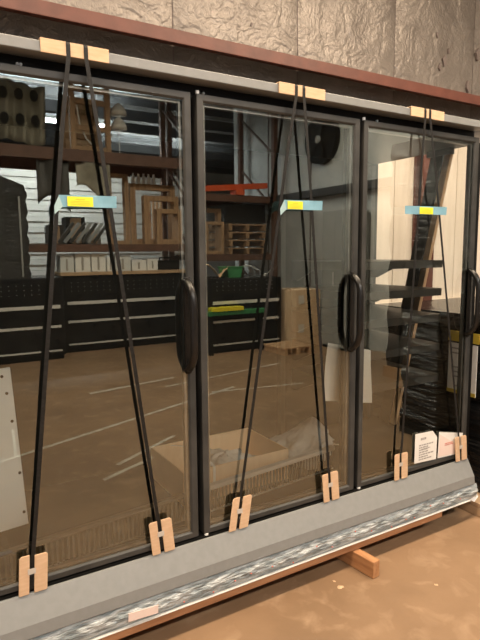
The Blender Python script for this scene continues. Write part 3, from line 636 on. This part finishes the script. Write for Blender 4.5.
# second rack: pallets, hoist arm, dark bundles
for k in range(4):
    z = 1.357+k*0.13
    t = thing('wood_pallet', (3.98, -6.5, z), 'wooden pallet on the shorter rack, %s of the stack' % ['lowest', 'second', 'third', 'topmost'][k], 'pallet', 'pallets on the shorter rack')
    for x in (3.62, 3.95, 4.28): B(x, x+0.06, -6.95, -6.10, z, z+0.085).build('stringer', M['wood'], t)
    for q in range(5): B(3.60, 4.36, -6.95+q*0.18, -6.83+q*0.18, z+0.086, z+0.106).build('pallet_board', M['wood'], t)
frame(3.10, 3.55, -6.3, 1.357, 2.10, 0.06, 'wooden frame on the shorter rack'); frame(3.18, 3.52, -6.15, 1.357, 1.88, 0.05, 'small wooden frame on the shorter rack')
t = thing('hoist_arm', (3.6, -6.1, 2.317), 'orange red hoist arm lying on the shorter rack', 'hoist')
MB().bar((3.15, -6.1, 2.39), (4.35, -6.1, 2.50), 0.08, 0.09).build('boom', M['orange'], t); MB().bar((3.15, -6.1, 2.36), (3.05, -6.1, 2.60), 0.07, 0.08, up=(0, 1, 0)).build('boom_end', M['orange'], t); B(3.7, 3.86, -6.2, -6.0, 2.317, 2.40).build('foot', M['orange'], t)
t = thing('dark_bundle', (3.95, -6.5, 1.90), 'dark film wrapped bundle on the pallet stack', 'bundle')
wrapbox(3.62, 4.36, -6.9, -6.15, 1.88, 2.18).build('bundle_body', M['wrap'], t)
# nearer bench in front of the second rack
chest(2.52, 3.72, -4.75, -5.50, 1.03, 'glossy black chest near the cardboard stack, far side')
t = thing('yellow_ramp', (2.75, -4.66, 0.56), 'yellow painted board resting on the green rail', 'board')
B(2.50, 2.98, -4.73, -4.60, 0.60, 0.65).build('board', M['yellow'], t)
t = thing('green_rail', (2.9, -4.66, 0.0), 'green steel rail stand in front of the black chest', 'rail')
B(2.45, 3.35, -4.72, -4.62, 0.54, 0.598).build('rail_bar', M['green'], t)
for x in (2.5, 3.3): B(x-0.025, x+0.025, -4.70, -4.64, 0, 0.54).build('rail_leg', M['black'], t)
t = thing('green_bin', (3.02, -5.0, 1.032), 'small green plastic bin on the far black chest', 'bin')
MB().prism([(2.92, 1.032), (3.12, 1.032), (3.15, 1.17), (2.89, 1.17)], 'y', -5.15, -4.9).build('bin_body', M['green'], t); B(2.88, 3.16, -5.16, -4.89, 1.17, 1.185).build('bin_rim', M['green'], t)
def sheet(x0, x1, y0, y1, z, dz, nm, m, lab, cat):
    MB().grid(lambda u, v: (lerp(x0, x1, u), lerp(y0, y1, v), z+dz*abs(math.sin(2.5*u+1.7*v))+0.01*math.sin(20*u*v)), 14, 10).build(nm, m, None, solid=0.004, label=lab, cat=cat)
sheet(2.55, 2.88, -5.35, -4.82, 1.048, 0.17, 'folded_cardboard', M['cardboard'], 'folded cardboard sheet on the far black chest', 'cardboard')
sheet(3.2, 3.68, -5.35, -4.82, 1.048, 0.14, 'plastic_sheet', M['film'], 'clear plastic sheet heaped on the far black chest', 'plastic sheet')
for k, (z0, z1, lab) in enumerate(((0.0, 0.42, 'lower'), (0.421, 0.84, 'upper'))):
    t = thing('shipping_carton', (4.02, -4.75, z0), '%s brown shipping carton of the stack by the side wall' % lab, 'carton', 'brown cartons by the side wall')
    B(3.80, 4.24, -5.0, -4.5, z0, z1).build('carton_body', M['cardboard'], t, bevel=0.004); B(3.84, 3.94, -4.499, -4.497, z1-0.2, z1-0.08).build('address_label', M['paper'], t)
t = thing('floor_pallet', (3.55, -4.35, 0), 'low wooden pallet lying on the far floor', 'pallet')
for x in (3.32, 3.53, 3.74): B(x, x+0.05, -4.6, -4.1, 0, 0.08).build('stringer', M['wood2'], t)
for q in range(4): B(3.30, 3.80, -4.6+q*0.13, -4.51+q*0.13, 0.081, 0.098).build('pallet_board', M['wood2'], t)
t = thing('grey_cabinet', (4.38, -4.15, 0), 'tall grey metal cabinet against the side wall', 'cabinet')
B(4.2, 4.56, -4.42, -3.85, 0.04, 1.95).build('body', M['grey'], t, bevel=0.006); B(4.194, 4.199, -4.40, -4.14, 0.1, 1.9).build('cabinet_door', M['grey'], t); B(4.194, 4.199, -4.13, -3.87, 0.1, 1.9).build('cabinet_door', M['grey'], t)
B(4.22, 4.54, -4.40, -3.87, 0, 0.04).build('plinth', M['black'], t); B(4.186, 4.193, -4.17, -4.155, 0.9, 1.1).build('cabinet_handle', M['steel'], t)
# wall fan
t = thing('wall_fan', (4.55, -4.88, 2.70), 'round black exhaust fan on the grey side wall', 'fan')
cy, cz = -4.88, 3.06
MB().tube([(4.598, cy, cz), (4.50, cy, cz)], [0.36, 0.36], 24).build('housing', M['black'], t)
for k in range(5):
    a = k*2*math.pi/5; MB().bar((4.485, cy+0.05*math.cos(a), cz+0.05*math.sin(a)), (4.485, cy+0.30*math.cos(a), cz+0.30*math.sin(a)), 0.12, 0.008, up=(1, 0.25, 0)).build('blade', M['dark'], t)
MB().tube([(4.498, cy, cz), (4.46, cy, cz)], 0.06, 12).build('hub', M['grey'], t)

for k, (y0, y1, h) in enumerate(((-2.55, -1.45, 2.5),)):  # dark stack added to dim the side wall's reflection in the right door
    t = thing('reflection_dimmer', (4.0, (y0+y1)/2, 0), 'tall black film wrapped stack added to dim the side wall reflection', 'pallet')
    B(3.55, 4.5, y0, y1, 0, 0.12).build('pallet_base', M['wood'], t); wrapbox(3.58, 4.47, y0+0.03, y1-0.03, 0.122, h).build('wrapped_load', M['wrap'], t)

# scraps on the near floor
for k, (x, y, r, lab) in enumerate(((0.57, -0.133, 0.014, 'pale crumbled scrap on the floor left of the wooden runner end'), (0.575, -0.09, 0.008, 'tiny pale scrap on the floor beside the crumbled scrap'), (0.92, -0.33, 0.008, 'tiny pale chip on the bare floor right of the runner'))):
    rnd = random.Random(k); n = 9
    ring = [(x+r*rnd.uniform(0.5, 1.3)*math.cos(2*math.pi*i/n), y+r*rnd.uniform(0.5, 1.3)*math.sin(2*math.pi*i/n), 0.0005) for i in range(n)]
    mb = MB(); mb.add(ring+[(x, y, r*0.35)], [(i, (i+1) % n, n) for i in range(n)]+[tuple(range(n-1, -1, -1))]); mb.build('floor_scrap', M['tan'], None, label=lab, cat='debris', group='pale scraps on the floor')

t = thing('low_wrapped_stack', (2.75, -0.95, 0), 'low black film wrapped stack mirrored in the lower right glass door', 'pallet')
B(2.28, 3.25, -1.12, -0.78, 0, 0.11).build('pallet_base', M['dark'], t); wrapbox(2.28, 3.25, -1.11, -0.79, 0.112, 0.93).build('wrapped_load', M['wrap'], t)
